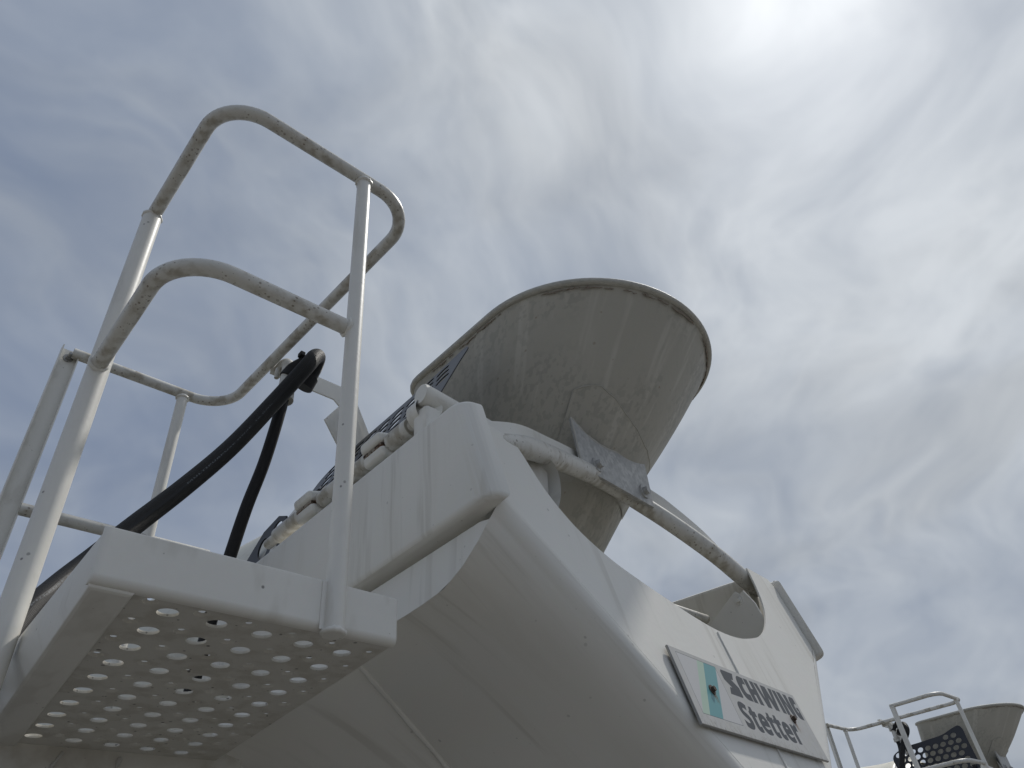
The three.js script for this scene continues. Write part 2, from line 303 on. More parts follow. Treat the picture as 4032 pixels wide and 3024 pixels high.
  // weld line between the two side panels
  { const pts = Array.from({ length: 30 }, (_, j) => { const q = mix(sc(TB + tR), S1, j / 29); return at(q, dB(tR + 0.006, 0)).add(bulge(q, TB + tR)); }); mesh('weld_ridge', sweep(pts, (q) => 0.0075 + 0.001 * Math.sin(q * 140), { seg: 8, uvs: [0.1, 2] }), M.panel, F); }
  const edge = [...arc.slice(9).map(d => at(s0(d), d).add(bulge(s0(d), d.dot(bD)))), ...[0.03, 0.08, 0.14, 0.2, 0.3, tR, 0.8, 1.4].map(t => at(sc(TB + t), dB(t, 0)).add(bulge(sc(TB + t), TB + t)))];
  const cheek = grid([0, 0.1, 0.5, 1].map(k => edge.map(p => V(mix(p.x, Math.max(p.x, 0.896), k), mix(p.y, Math.max(p.y, 2.286), k), p.z))), p => [p.z * 0.83, p.y * 0.83]);
  mesh('cheek_panel', cheek, M.panel, F); mesh('cheek_panel', mirrorGeo(cheek), M.panel, F);
  // weld seam down the middle of the rear panel
  { const pts = Array.from({ length: 60 }, (_, j) => onA(0.040 - 0.004 * j / 59, mix(0.205, -0.38, j / 59), 0.0008)), R = rng(5), w = Array.from({ length: 60 }, () => 0.0026 + 0.0012 * R()); mesh('weld_seam', sweep(pts, q => w[Math.round(q * 59)], { seg: 6, uvs: [0.1, 2] }), M.paint, F); }
  // inner gusset plates either side of the opening
  const gusset = poly([[0, 0], [0.02, 0.085], [0.05, 0.142], [0.066, 0.135], [0.082, 0.150], [0.20, 0.084], [0.30, -0.02], [0.33, -0.10], [0, -0.10]]);
  const gm = frameMatrix([2.225, 2.36, -1.118], [0.03, 0, -1], [0, 1, 0], [1, 0, 0.03]);
  mesh('gusset_plate', boxUV(slab(gusset, 0.006, gm)), M.paint, F);
  bolt([2.221, 2.474, -1.193], [-1, 0, 0], 0.011, 'bolt', M.paint, F);
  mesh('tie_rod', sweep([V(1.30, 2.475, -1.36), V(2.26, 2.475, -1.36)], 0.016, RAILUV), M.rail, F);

  // ---- side boxes that close the housing left and right
  function sideBox() {
    const s = new THREE.Shape(); const R0 = 0.06;   // plan: x to the right, y along -z
    s.moveTo(0.865, 1.4); s.lineTo(0.865, R0); s.bezierCurveTo(0.866, 0.03, 0.878, 0.004, 0.91, 0.0); s.lineTo(0.922, -0.002); s.lineTo(0.922, 0.075); s.lineTo(1.04, 0.10); s.lineTo(1.04, 1.4);
    const g = new THREE.ExtrudeGeometry(s, { depth: 0.285, bevelEnabled: true, bevelSize: 0.018, bevelThickness: 0.018, bevelOffset: -0.018, bevelSegments: 4, curveSegments: 16 });
    let q = g.attributes.position; for (let i = 0; i < q.count; i++) { const x = q.getX(i), y = q.getY(i), z = q.getZ(i), h = z + 0.018; const e = step(0.16, 0.0, y) * (1 - h / 0.321); q.setXYZ(i, x, 2.292 + h + 0.022 * e, -0.925 - y - (h + 0.022 * e) * 0.24); }
    let h = g; h.deleteAttribute('normal'); h.deleteAttribute('uv'); h = mergeVertices(h, 1e-5); h = toCreasedNormals(h, 0.7); return boxUV(h);
  }
  { const B = add('side_box'), g = sideBox(); mesh('box_body', g, M.panel, B); const B2 = add('side_box'); mesh('box_body', mirrorGeo(g), M.panel, B2);
}

  // ---- hinge between box and guard
  const Hn = add('hinge');
  const hp = z => V(0.905, 2.684, z);
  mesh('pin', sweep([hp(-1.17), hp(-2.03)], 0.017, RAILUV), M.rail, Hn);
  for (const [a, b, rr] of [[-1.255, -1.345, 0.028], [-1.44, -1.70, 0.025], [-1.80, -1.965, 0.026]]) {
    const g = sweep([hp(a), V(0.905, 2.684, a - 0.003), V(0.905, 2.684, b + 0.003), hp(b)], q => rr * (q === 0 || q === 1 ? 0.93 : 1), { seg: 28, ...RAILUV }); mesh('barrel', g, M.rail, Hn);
  }
  for (const z of [-1.392, -1.752]) {       // split clamp: upper and lower half with a rusty joint
    const C = 0.038, d = 0.047; const q = new THREE.Matrix4().makeRotationZ(0.28).setPosition(0.902, 2.682, z);
    const half = (y0, y1, k) => { const g = new RoundedBoxGeometry(0.072 * k, y1 - y0, d * 2, 3, 0.013); g.translate(0, (y0 + y1) / 2, 0); return boxUV(g.applyMatrix4(q)); };
    mesh('clamp_upper', half(0.004, C, 1.0), M.paint, Hn); mesh('clamp_lower', half(-C, -0.003, 0.97), M.paint, Hn);
    { const g = new RoundedBoxGeometry(0.062, 0.010, d * 1.84, 2, 0.003); mesh('clamp_joint', boxUV(g.applyMatrix4(q), 4), M.rust, Hn); }
  }
  { const c = V(0.905, 2.692, -1.205);      // end knuckle with a cross pin
    const g = sweep([c.clone().add(V(-0.004, 0, 0.028)), c.clone().add(V(0, 0, 0.024)), c.clone().add(V(0, 0, -0.024)), c.clone().add(V(-0.004, 0, -0.028))], q => 0.040 * (q === 0 || q === 1 ? 0.9 : 1), { seg: 30, ...RAILUV }); mesh('end_knuckle', g, M.paint, Hn);
    mesh('cross_pin', sweep([V(0.872, 2.726, -1.172), V(0.876, 2.726, -1.172), V(1.10, 2.716, -1.185)], q => q < 0.01 ? 0.027 : 0.030, { seg: 26, ...RAILUV }), M.paint, Hn);
    mesh('lug', rbox(0.875, 0.93, 2.60, 2.69, -1.215, -1.155, 0.014, 3), M.paint, Hn);
    mesh('latch_block', rbox(0.925, 0.965, 2.742, 2.775, -1.285, -1.255, 0.003), M.rubber, Hn); mesh('latch_block', rbox(0.925, 0.965, 2.735, 2.768, -1.80, -1.77, 0.003), M.rubber, Hn); }

  // ---- perforated black guard between hinge and hopper
  { const up = V(1, 1.80, 0).normalize(), fw = V(0, 0, -1), nn = up.clone().cross(fw).normalize(); if (nn.x > 0) nn.negate();
    const gx = V(0, 0, 1), mtx = frameMatrix([0.938, 2.735, 0], fw, up, fw.clone().cross(up));
    const out = spline([[1.22, 0.0, 0], [1.225, 0.08, 0], [1.245, 0.18, 0], [1.275, 0.33, 0], [1.30, 0.46, 0], [1.335, 0.50, 0], [1.40, 0.485, 0], [1.50, 0.445, 0], [1.70, 0.425, 0], [1.95, 0.40, 0], [2.06, 0.33, 0], [2.0, 0.12, 0], [1.92, 0.0, 0]], 70).map(p => [p.x, p.y]);
    const sh = poly(out), inside = (x, y, rr) => { let ok = true; for (let k = 0; k < 12; k++) { const px = x + rr * Math.cos(k * 0.524), py = y + rr * Math.sin(k * 0.524); let c = false; for (let i = 0, j = out.length - 1; i < out.length; j = i++) { const [xi, yi] = out[i], [xj, yj] = out[j]; if ((yi > py) !== (yj > py) && px < (xj - xi) * (py - yi) / (yj - yi) + xi) c = !c; } ok = ok && c; } return ok; };
    for (let i = 0; i < 14; i++) for (let j = 0; j < 12; j++) { const x = 1.20 + i * 0.080 + (j % 2) * 0.040, y = 0.055 + j * 0.070; if (inside(x, y, 0.036)) sh.holes.push(hole(x, y, 0.030)); }
    addMesh('guard_panel', slab(sh, 0.004, mtx, 0.0008, 10), M.guard);
    const s2 = poly([[1.955, 2.36], [1.972, 2.66], [1.985, 2.775], [2.04, 2.80], [2.14, 2.785], [2.25, 2.72], [2.36, 2.60], [2.40, 2.36]]);
    for (const [x, y] of [[2.038, 2.742], [2.128, 2.718], [2.062, 2.648], [2.155, 2.625], [2.222, 2.672], [2.05, 2.552], [2.245, 2.575], [2.15, 2.53], [2.05, 2.455], [2.245, 2.478], [2.325, 2.53], [2.15, 2.43], [2.335, 2.43]]) s2.holes.push(hole(x, y, 0.037));
    addMesh('guard_panel', slab(s2, 0.006, frameMatrix([0.938, 0, 0], fw, [0, 1, 0], [1, 0, 0]), 0.001, 14), M.guard);
  }

  // ---- charging hopper
  const H = add('charging_hopper');
  const sec = [[3.30, -0.83, 0.49, -1.27, -1.78], [3.17, -0.945, 0.435, -1.34, -1.815], [3.05, -1.055, 0.38, -1.415, -1.85], [2.90, -1.215, 0.318, -1.53, -1.90], [2.70, -1.43, 0.275, -1.70, -2.0], [2.50, -1.64, 0.255, -1.89, -2.14], [2.30, -1.84, 0.24, -2.08, -2.3]];
  const ring = ([y, zr, a, zc, zf], n = 96) => {           // D-shaped section, from the front left corner round the rear to the front right
    const p = [], cr = 0.09; const L = [];
    const rawN = 400; const fr = 0.10;
    L.push([XC - a + fr, zf]); for (let k = 1; k <= 10; k++) { const w = k / 10 * Math.PI / 2; L.push([XC - a + fr - fr * Math.sin(w), zf + fr - fr * Math.cos(w)]); }
    for (let k = 0; k <= 60; k++) { const w = k / 60 * Math.PI; L.push([XC - a * Math.cos(w), zc + (zr - zc) * Math.sin(w)]); }
    for (let k = 0; k <= 10; k++) { const w = k / 10 * Math.PI / 2; L.push([XC + a - fr + fr * Math.cos(w), zf + fr - fr * Math.sin(w)]); }
    const d = [0]; for (let i = 1; i < L.length; i++) d.push(d[i - 1] + Math.hypot(L[i][0] - L[i - 1][0], L[i][1] - L[i - 1][1]));
    for (let k = 0; k <= n; k++) { const t = k / n * d.at(-1); let i = 1; while (i < L.length - 1 && d[i] < t) i++; const f = (t - d[i - 1]) / (d[i] - d[i - 1] || 1); p.push(V(mix(L[i - 1][0], L[i][0], f), y, mix(L[i - 1][1], L[i][1], f))); }
    return p;
  };
  const secAt = t => { const q = clamp(t, 0, 1) * (sec.length - 1), i = Math.min(sec.length - 2, Math.floor(q)), f = q - i; const c = k => { const a = sec[Math.max(0, i - 1)][k], b = sec[i][k], e = sec[i + 1][k], g = sec[Math.min(sec.length - 1, i + 2)][k]; return 0.5 * (2 * b + (e - a) * f + (2 * a - 5 * b + 4 * e - g) * f * f + (3 * b - a - 3 * e + g) * f * f * f); }; return [0, 1, 2, 3, 4].map(c); };
  const rows = Array.from({ length: 40 }, (_, i) => ring(secAt(i / 39)));
  mesh('hopper_shell', grid(rows, (p, i, j) => [j / 96 * 1.6, p.y * 0.95]), M.hopper, H);
  const front = rows.map(r => [r[0], r.at(-1)]); mesh('front_wall', grid(front, (p, i, j) => [p.x * 0.8, p.y * 0.8]), M.hopper, H);
  const rim = ring(sec[0]); rim.forEach(p => p.y += 0.004);
  mesh('rim', sweep(rim.concat([]), 0.013, { seg: 14, closed: true, uvs: [0.2, 1.5] }), M.hopper, H);
  { // rust scale that has broken through under the rolled rim, in flakes along it
    const R = rng(42); for (let k = 0; k < 90; k++) { const j0 = 6 + R() * 84, w = 0.4 + R() * 2.0, y = 3.284 + (R() - 0.5) * 0.006; if (R() < 0.2) continue;
      const q = []; const sct = secAt((3.30 - y) / 0.13 / 6), rg = ring([y, sct[1], sct[2], sct[3], sct[4]]);
      for (let i = 0; i <= 5; i++) { const f = clamp(j0 + w * i / 5, 0, 95.9), a = Math.floor(f); q.push(rg[a].clone().lerp(rg[a + 1], f - a).add(V(0, (R() - 0.5) * 0.006, 0))); }
      mesh('rust_patch', sweep(q, t => (0.0008 + 0.0018 * Math.sin(Math.PI * clamp(t, 0.02, 0.98))) * (0.6 + 0.8 * R()), { seg: 6, uvs: [0.3, 8] }), M.rust, H); } }
  const onH = (j, y, d = 0) => { let t = 0; for (let k = 0; k < 200; k++) { t = k / 200; if (secAt(t)[0] <= y) break; } const rg = ring(secAt(t)), a = Math.floor(j), p = rg[a].clone().lerp(rg[Math.min(96, a + 1)], j - a); const tan = rg[Math.min(96, a + 1)].clone().sub(rg[a]).normalize(); const up = onHup(j, t); const nrm = tan.clone().cross(up).normalize(); if (nrm.y > 0) nrm.negate(); return p.addScaledVector(nrm, d); };
  const onHup = (j, t) => { const a = Math.floor(j); return ring(secAt(Math.min(1, t + 0.02)))[a].clone().sub(ring(secAt(Math.max(0, t - 0.02)))[a]).normalize(); };
  { // wear plate welded over the lower wall
    const ja = 36, jb = 62, y0 = 2.93, topY = j => 3.045 - 0.003 * Math.max(0, 39 - j) * 1.5 - 0.0042 * Math.max(0, j - 40) - 0.032 * Math.sin(Math.PI * clamp((j - 40) / 22));
    const rowsP = Array.from({ length: 7 }, (_, i) => Array.from({ length: 20 }, (_, k) => { const j = mix(ja, jb, k / 19); return onH(j, mix(topY(j), y0 - 0.12, i / 6), 0.004); }));
    mesh('wear_plate', grid(rowsP, (p, i, j) => [0.3 + j / 19 * 0.42, p.y * 0.95 + 0.31]), M.hopper, H);
    const w = rowsP.slice().reverse().map(r => r[0]).concat(rowsP[0].slice(1), rowsP.slice(1).map(r => r.at(-1))); const R = rng(9), jw = w.map(() => 0.0012 + 0.0014 * R());
    mesh('weld_bead', sweep(w, q => jw[Math.round(q * (w.length - 1))], { seg: 6, uvs: [0.1, 3] }), M.bead, H); }

  // ---- arched tube, band and bracket that carry the hopper
  const S = add('hopper_support');
  const arch = spline([[0.98, 2.54, -1.05], [1.103, 2.585, -1.054], [1.316, 2.676, -1.135], [1.586, 2.766, -1.225], [1.756, 2.796, -1.266], [1.878, 2.784, -1.272], [1.99, 2.72, -1.236], [2.145, 2.63, -1.196], [2.296, 2.587, -1.202], [2.43, 2.575, -1.224]], 90);
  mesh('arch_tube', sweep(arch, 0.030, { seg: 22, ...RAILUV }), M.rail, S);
  { const low = arch.map((p, i) => V(p.x, p.y + 0.018, p.z - 0.012)), top = arch.map((p, i) => { const e = clamp((arch.length - 8 - i) / 22); return V(p.x, p.y + 0.022 + mix(0.062, 0.095, step(30, 60, i)) * Math.sqrt(e), p.z - 0.016); });
    const back = arch.map((p, i) => V(top[i].x, top[i].y, top[i].z - 0.006)), b2 = low.map(p => V(p.x, p.y, p.z - 0.006));
    mesh('band', grid([low, top], p => [p.x, p.y]), M.paint, S); mesh('band_edge', grid([top, back, b2], p => [p.x, p.z]), M.paint, S); }
  { const nP = V(0.1, 0, 0.995).normalize(), xP = V(0, 1, 0).cross(nP).normalize(), mtx = frameMatrix([1.70, 2.84, -1.208], xP, [0, 1, 0], nP);
    const sh = new THREE.Shape(); sh.moveTo(-0.197, -0.096); sh.lineTo(0.199, -0.092); sh.lineTo(0.205, 0.108); sh.bezierCurveTo(0.10, 0.070, 0.02, 0.052, -0.05, 0.045); sh.bezierCurveTo(-0.13, 0.040, -0.18, 0.062, -0.218, 0.086); sh.closePath();
    mesh('bracket_plate', boxUV(slab(sh, 0.012, mtx, 0.0012), 2.2), M.galv, S);
    { const top = sh.getPoints(16).slice(2, 36).map(p => V(p.x, p.y + 0.001, -0.003).applyMatrix4(mtx)), R = rng(61), w = top.map(() => 0.003 + 0.0025 * R()); mesh('weld_bead', sweep(top, q => w[Math.round(q * (w.length - 1))], { seg: 7, uvs: [0.1, 3] }), M.bead, S); }
    for (const [x, y] of [[-0.118, -0.054], [0.150, -0.048]]) bolt(V(x, y, 0).applyMatrix4(mtx), nP, 0.020, 'bracket_bolt', M.galv, S); }
  { const c = grid([0, 1].map(k => spline([[1.10, 2.60, -1.085 - 0.0], [1.22, 2.628, -1.105], [1.262, 2.60, -1.11], [1.255, 2.52, -1.10], [1.20, 2.40, -1.09]], 24).map(p => V(p.x, p.y, p.z - 0.07 * k + 0.02))), p => [p.y, p.z]); mesh('saddle_flange', c, M.paint, S);
    mesh('saddle_plate', boxUV(slab(poly([[1.0, 2.35], [1.20, 2.40], [1.25, 2.52], [1.258, 2.60], [1.22, 2.625], [1.0, 2.58]]), 0.006, frameMatrix([0, 0, -1.12], [1, 0, 0], [0, 1, 0], [0, 0, 1]))), M.paint, S);
    bolt([1.135, 2.49, -1.118], [0, 0, 1], 0.02, 'pivot_bolt', M.paint, S); }

  // ---- name plate
  { const N = add('name_plate'), SX = -0.004, SY = -0.0145; const W = 1408, Hh = 396, cv = document.createElement('canvas'); cv.width = W; cv.height = Hh; const c = cv.getContext('2d'), k = W / 0.64;
    const X = x => (x - 0.03 + 0.32) * k, Y = y => (0.09 - (y + 0.003)) * k;
    c.fillStyle = '#b3b2af'; c.fillRect(0, 0, W, Hh);
    const R = rng(31); for (let i = 0; i < 2600; i++) { const g = 160 + R() * 40 | 0; c.fillStyle = `rgba(${g},${g - 2},${g - 5},0.10)`; c.beginPath(); c.ellipse(R() * W, R() * Hh, 3 + R() * 26, 3 + R() * 18, R() * 3, 0, 6.3); c.fill(); }
    const pl = (col, pts) => { c.fillStyle = col; c.beginPath(); pts.forEach((p, i) => i ? c.lineTo(X(p[0]), Y(p[1])) : c.moveTo(X(p[0]), Y(p[1]))); c.closePath(); c.fill(); };
    pl('#bbbbbb', [[-0.264, 0.077], [-0.088, 0.077], [-0.088, -0.067], [-0.264, -0.067]]);
    pl('#a9bfae', [[-0.172, 0.077], [-0.142, 0.077], [-0.235, -0.067], [-0.264, -0.067]]); pl('#5f979b', [[-0.142, 0.077], [-0.088, 0.077], [-0.088, 0.073], [-0.178, -0.067], [-0.235, -0.067]]);
    c.strokeStyle = '#3c4144'; c.lineWidth = 2.2; c.strokeRect(X(-0.264), Y(0.077), 0.176 * k, 0.144 * k);
    c.fillStyle = '#2b2e32'; c.strokeStyle = '#2b2e32'; c.lineJoin = 'miter';
    const y1 = 0.077, y0 = 0.013, hh = y1 - y0;
    pl('#2b2e32', [[0.10, 0], [1, 0], [0.80, 0.31], [0.62, 0.31], [1, 0.58], [1, 0.92], [0.93, 1], [0, 1], [0.20, 0.69], [0.38, 0.69], [0, 0.42], [0, 0.10]].map(([a, b]) => [-0.068 + a * 0.064, y1 - b * hh]));
    const bar = (x0, x1, a = 0, b = 1) => c.fillRect(X(x0), Y(y1 - a * hh), (x1 - x0) * k, (b - a) * hh * k);
    const cee = (x0, x1, g) => { const w = (x1 - x0) * k, h = hh * k; c.save(); c.translate(X(x0), Y(y1)); c.beginPath(); const rr = 0.42 * w; c.moveTo(w, 0.02 * h); c.lineTo(w, 0.30 * h); c.lineTo(0.74 * w, 0.30 * h); c.quadraticCurveTo(0.52 * w, 0.30 * h, 0.50 * w, 0.5 * h); c.quadraticCurveTo(0.52 * w, 0.71 * h, 0.74 * w, 0.71 * h); if (g) { c.lineTo(0.76 * w, 0.60 * h); c.lineTo(0.62 * w, 0.60 * h); c.lineTo(0.62 * w, 0.46 * h); c.lineTo(w, 0.46 * h); } else c.lineTo(w, 0.71 * h); c.lineTo(w, h); c.lineTo(0.55 * w, h); c.bezierCurveTo(0.1 * w, h, 0, 0.75 * h, 0, 0.5 * h); c.bezierCurveTo(0, 0.25 * h, 0.1 * w, 0, 0.55 * w, 0); c.closePath(); c.fill(); c.restore(); };
    cee(0.002, 0.046); bar(0.050, 0.071); bar(0.082, 0.103); bar(0.071, 0.082, 0.38, 0.62);
    pl('#2b2e32', [[0.106, y1], [0.126, y1], [0.133, y1 - 0.6 * hh], [0.142, y1], [0.170, y1], [0.178, y1 - 0.6 * hh], [0.185, y1], [0.205, y1], [0.189, y0], [0.166, y0], [0.156, y0 + 0.5 * hh], [0.146, y0], [0.123, y0]]);
    bar(0.209, 0.230); pl('#2b2e32', [[0.235, y1], [0.256, y1], [0.272, y0 + 0.45 * hh], [0.272, y1], [0.293, y1], [0.293, y0], [0.272, y0], [0.256, y1 - 0.45 * hh], [0.256, y0], [0.235, y0]]);
    cee(0.297, 0.336, true);
    c.save(); c.font = 'bold 100px sans-serif'; const mw = c.measureText('Stetter').width; c.translate(X(-0.066), Y(-0.066)); c.scale(0.305 * k / mw, 0.062 * k / 72); c.lineWidth = 5; c.fillText('Stetter', 0, 0); c.strokeText('Stetter', 0, 0); c.restore();
    for (let i = 0; i < 5200; i++) { c.fillStyle = `rgba(150,148,142,${0.03 + R() * 0.07})`; c.fillRect(X(-0.07 + R() * 0.41), Y(0.08 - R() * 0.155), 1 + R() * 3, 1 + R() * 3); }
    for (const [x, y, n] of [[-0.165, 0.006, 40], [0.251, 0.001, 30]]) for (let i = 0; i < n * 8; i++) { const d = Math.abs(R() + R() - 1), s = d * 0.045; c.fillStyle = `rgba(${70 + R() * 40 | 0},${50 + R() * 20 | 0},${30 + R() * 12 | 0},${0.16 * (1 - d)})`; c.beginPath(); c.ellipse(X(x + 0.006 * s / 0.04 + (R() - 0.5) * 0.014), Y(y + 0.004 - s), 2 + R() * 5, 3 + R() * 8, 0, 0, 6.3); c.fill(); }
    for (let i = 0; i < 500; i++) { const x = -0.29 + R() * 0.64, y = -0.095 + R() * R() * 0.03; c.fillStyle = `rgba(70,62,48,${0.05 + R() * 0.07})`; c.fillRect(X(x), Y(y), 3 + R() * 10, 8 + R() * 20); }
    const t = new THREE.CanvasTexture(cv); t.colorSpace = THREE.SRGBColorSpace; t.magFilter = THREE.LinearFilter;
    const sgn = frameMatrix(onA(SX, SY, 0.012), ax, ay, nA).multiply(new THREE.Matrix4().makeRotationZ(-0.012));
    mesh('plate', boxUV(slab(poly([[-0.32, -0.09], [0.32, -0.09], [0.32, 0.09], [-0.32, 0.09]]), 0.006, sgn, 0.0008)), M.steel, N);
    const pg = new THREE.PlaneGeometry(0.638, 0.178); pg.translate(0, 0, 0.0006); pg.applyMatrix4(sgn); mesh('printed_face', pg, std({ map: t, roughness: 0.42 }), N);
    for (const [x, y] of [[-0.165, 0.006], [0.251, 0.001]]) { bolt(onA(x - 0.034, y - 0.0115, 0.0122), nA, 0.009, 'plate_bolt', M.oldbolt, N); mesh('spacer', boxUV(sweep([onA(x - 0.034, y - 0.0115, 0.0), onA(x - 0.034, y - 0.0115, 0.0058)], 0.011, { seg: 14 })), M.steel, N); } }

  // ---- access platform
  const Q = add('access_platform');
  { const sh = poly([[0.232, 1.077], [0.731, 1.077], [0.795, 1.912], [0.305, 1.912]]); const holes = [], dim = [];
    const g0 = [0.356, 1.120], du = [0.0795, 0.0062], dv = [0.0022, 0.0808];
    for (let i = 0; i < 5; i++) for (let j = 0; j < 10; j++) holes.push([g0[0] + du[0] * i + dv[0] * j, g0[1] + du[1] * i + dv[1] * j]);
    for (let i = -1; i < 5; i++) for (let j = 0; j < 10; j++) { const x = g0[0] + du[0] * (i + 0.55) + dv[0] * (j - 0.3), z = g0[1] + du[1] * (i + 0.55) + dv[1] * (j - 0.3); if (x > 0.30 + (z - 1.07) * 0.085 && x < 0.722 + (z - 1.07) * 0.077) dim.push([x, z]); }
    for (const [x, z] of holes) sh.holes.push(hole(x, z, 0.0165)); for (const [x, z] of dim) sh.holes.push(hole(x, z, 0.0115));
    const m = frameMatrix([0, 2.022, 0], [1, 0, 0], [0, 0, -1], [0, 1, 0]);
    const ext = new THREE.ExtrudeGeometry(sh, { depth: 0.003, bevelEnabled: false, curveSegments: 16 }); ext.applyMatrix4(m);
    const lathe = (pts, x, z) => new THREE.LatheGeometry(pts.map(p => new THREE.Vector2(p[0], p[1])), 18).translate(x, 2.022, -z);
    const gs = [boxUV(ext, 1.6)];
    for (const [x, z] of holes) gs.push(boxUV(lathe([[0.0165, 0], [0.0163, 0.002], [0.0160, 0.0046], [0.0170, 0.0050], [0.0182, 0.0040], [0.0195, 0.0029]], x, z), 1.6));
    for (const [x, z] of dim) gs.push(boxUV(lathe([[0.0115, 0], [0.0098, 0.0012], [0.0068, 0.0032], [0.0052, 0.0036]], x, z), 1.6));
    mesh('deck_plate', gs, M.deck, Q); }
  { const bm = new THREE.ExtrudeGeometry(poly([[0.228, 1.074], [0.291, 1.074], [0.365, 1.93], [0.300, 1.93]]), { depth: 0.092 - 0.018, bevelEnabled: true, bevelSize: 0.009, bevelThickness: 0.009, bevelOffset: -0.009, bevelSegments: 4 }); bm.translate(0, 0, 0.009);
    { const q = bm.attributes.position; for (let i = 0; i < q.count; i++) { const f = clamp((q.getY(i) - 1.074) / 0.86), x = q.getX(i); if (x < mix(0.26, 0.332, f)) q.setX(i, x - 0.050 * f * q.getZ(i) / 0.092); } }
    bm.applyMatrix4(frameMatrix([0, 2.015, 0], [1, 0, 0], [0, 0, -1], [0, 1, 0]));
    let bq = bm; bq.deleteAttribute('normal'); bq.deleteAttribute('uv'); bq = toCreasedNormals(mergeVertices(bq, 1e-5), 0.7); mesh('side_beam', boxUV(bq), M.paint, Q);
    // front lip folded down out of the deck plate: profile across the fold, drawn along the front
    const pr = []; for (let k = 0; k <= 8; k++) { const a = k / 8 * Math.PI / 2; pr.push([-1.077 + 0.0135 * Math.cos(a), 2.0345 - 0.0135 * Math.sin(a)]); }
    const xs = [0.2262, 0.2275, 0.2305, 0.237, 0.30, 0.40, 0.50, 0.60, 0.70, 0.7335, 0.7368], ins = [0.0065, 0.0032, 0.0010, 0, 0, 0, 0, 0, 0, 0.0004, 0.003];
    const prof = [[-1.067, 2.1045], [-1.0645, 2.1065], [-1.0635, 2.1045], [-1.0635, 2.09], [-1.0635, 2.05], ...pr, [-1.080, 2.0212]];
    mesh('front_lip', grid(prof.map(([z, y]) => xs.map((x, i) => V(x, y, Math.max(-1.080, z - ins[i])))), p => [p.x, p.y]), M.paint, Q);
    mesh('lip_back', rbox(0.2295, 0.734, 2.027, 2.1043, -1.0735, -1.0675, 0.001), M.paint, Q);
    const sp = new THREE.ExtrudeGeometry(poly([[0.731, 1.072], [0.7365, 1.072], [0.8005, 1.912], [0.795, 1.912]]), { depth: 0.080, bevelEnabled: false }); sp.applyMatrix4(frameMatrix([0, 2.0245, 0], [1, 0, 0], [0, 0, -1], [0, 1, 0])); mesh('side_lip', boxUV(sp), M.paint, Q);
    mesh('support_panel', rbox(0.30, 0.862, 1.20, 2.06, -1.944, -1.9123, 0.003), M.deck, Q);
    mesh('edge_strip', rbox(0.8635, 0.876, 1.20, 2.09, -1.96, -1.925, 0.003), M.paint, Q);
    const R = rng(15); for (const [x0, x1] of [[0.455, 0.42], [0.575, 0.56]]) { const pts = Array.from({ length: 16 }, (_, i) => V(mix(x0, x1, i / 15), mix(2.012, 1.94, i / 15), -1.9115)); const w = pts.map(() => 0.002 + 0.004 * R()); mesh('weld_bead', sweep(pts, q => w[Math.round(q * 15)], { seg: 7, uvs: [0.1, 3] }), M.plaster, Q); }
    mesh('support_arm', rbox(0.60, 0.66, 1.93, 2.0185, -2.6, -1.9445, 0.005), M.paint, Q); }

  // ---- railing
  const G = add('railing'), rr = 0.0185;
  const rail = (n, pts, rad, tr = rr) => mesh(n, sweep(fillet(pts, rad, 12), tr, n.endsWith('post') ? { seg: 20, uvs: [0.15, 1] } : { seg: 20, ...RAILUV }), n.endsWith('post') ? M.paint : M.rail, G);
  const yT = 3.300, yM = 2.722, zF = -1.072, zB = -2.25;
  rail('top_rail', [[0.212, yT, -1.555], [0.207, yT, zF], [0.788, yT, zF], [0.757, yT, zB], [0.225, yT, zB]], [0.115, 0.125, 0.13]);
  rail('middle_rail', [[0.207, yM - 0.004, -1.525], [0.204, yM, zF - 0.01], [0.592, yM, zF]], 0.125);
  rail('front_post', [[0.606, 2.013, zF + 0.011], [0.606, yT - 0.012, zF + 0.003]], []);
  rail('rear_rail', [[0.245, 2.71, zB], [0.80, 2.71, zB]], []);
  rail('rear_post', [[0.608, 2.02, zB], [0.601, yT - 0.01, zB]], []);
  rail('corner_post', [[0.214, 1.95, -1.515], [0.211, 3.286, -1.535]], [], 0.0245);
  for (const [c, d, r0, s] of [[[0.606, yT - 0.020, zF + 0.003], [0, 1, 0], 0.0188, 2], [[0.590, yM, zF], [1, 0, 0], 0.0188, 3], [[0.2105, 3.286, -1.535], [0, 1, 0], 0.0225, 4], [[0.206, yM - 0.004, -1.503], [0, 0.05, 1], 0.0185, 5], [[0.601, yT - 0.02, zB], [0, 1, 0], 0.0188, 6], [[0.606, 2.018, zF + 0.011], [0, 1, 0], 0.0178, 7]]) mesh('weld_bead', bead(c, d, r0, 0.0052, s), M.paint, G);
  mesh('foot_gusset', rbox(0.580, 0.590, 2.02, 2.105, -1.064, -1.0605, 0.0015), M.paint, G);

  // ---- ladder
  const Ld = add('ladder');
  { const ch = (x, z) => { const w = 0.058, d = 0.026, t = 0.004; const s = poly([[0, 0], [w, 0], [w, d], [w - t, d], [w - t, t], [t, t], [t, d], [0, d]]); const g = new THREE.ExtrudeGeometry(s, { depth: 2.75, bevelEnabled: false }); g.applyMatrix4(frameMatrix([x, 0.57, z], [1, 0, 0], [0, 0, 1], [0, -1, 0])); g.translate(0, 2.75, 0); return boxUV(g, 1.5); };
    mesh('stile', ch(0.190, -2.272), M.paint, Ld); mesh('stile', ch(-0.19, -2.272), M.paint, Ld);
    for (let y = 0.75; y < 2.2; y += 0.29) mesh('rung', sweep([V(-0.135, y, -2.26), V(0.194, y, -2.26)], 0.015, RAILUV), M.rail, Ld);
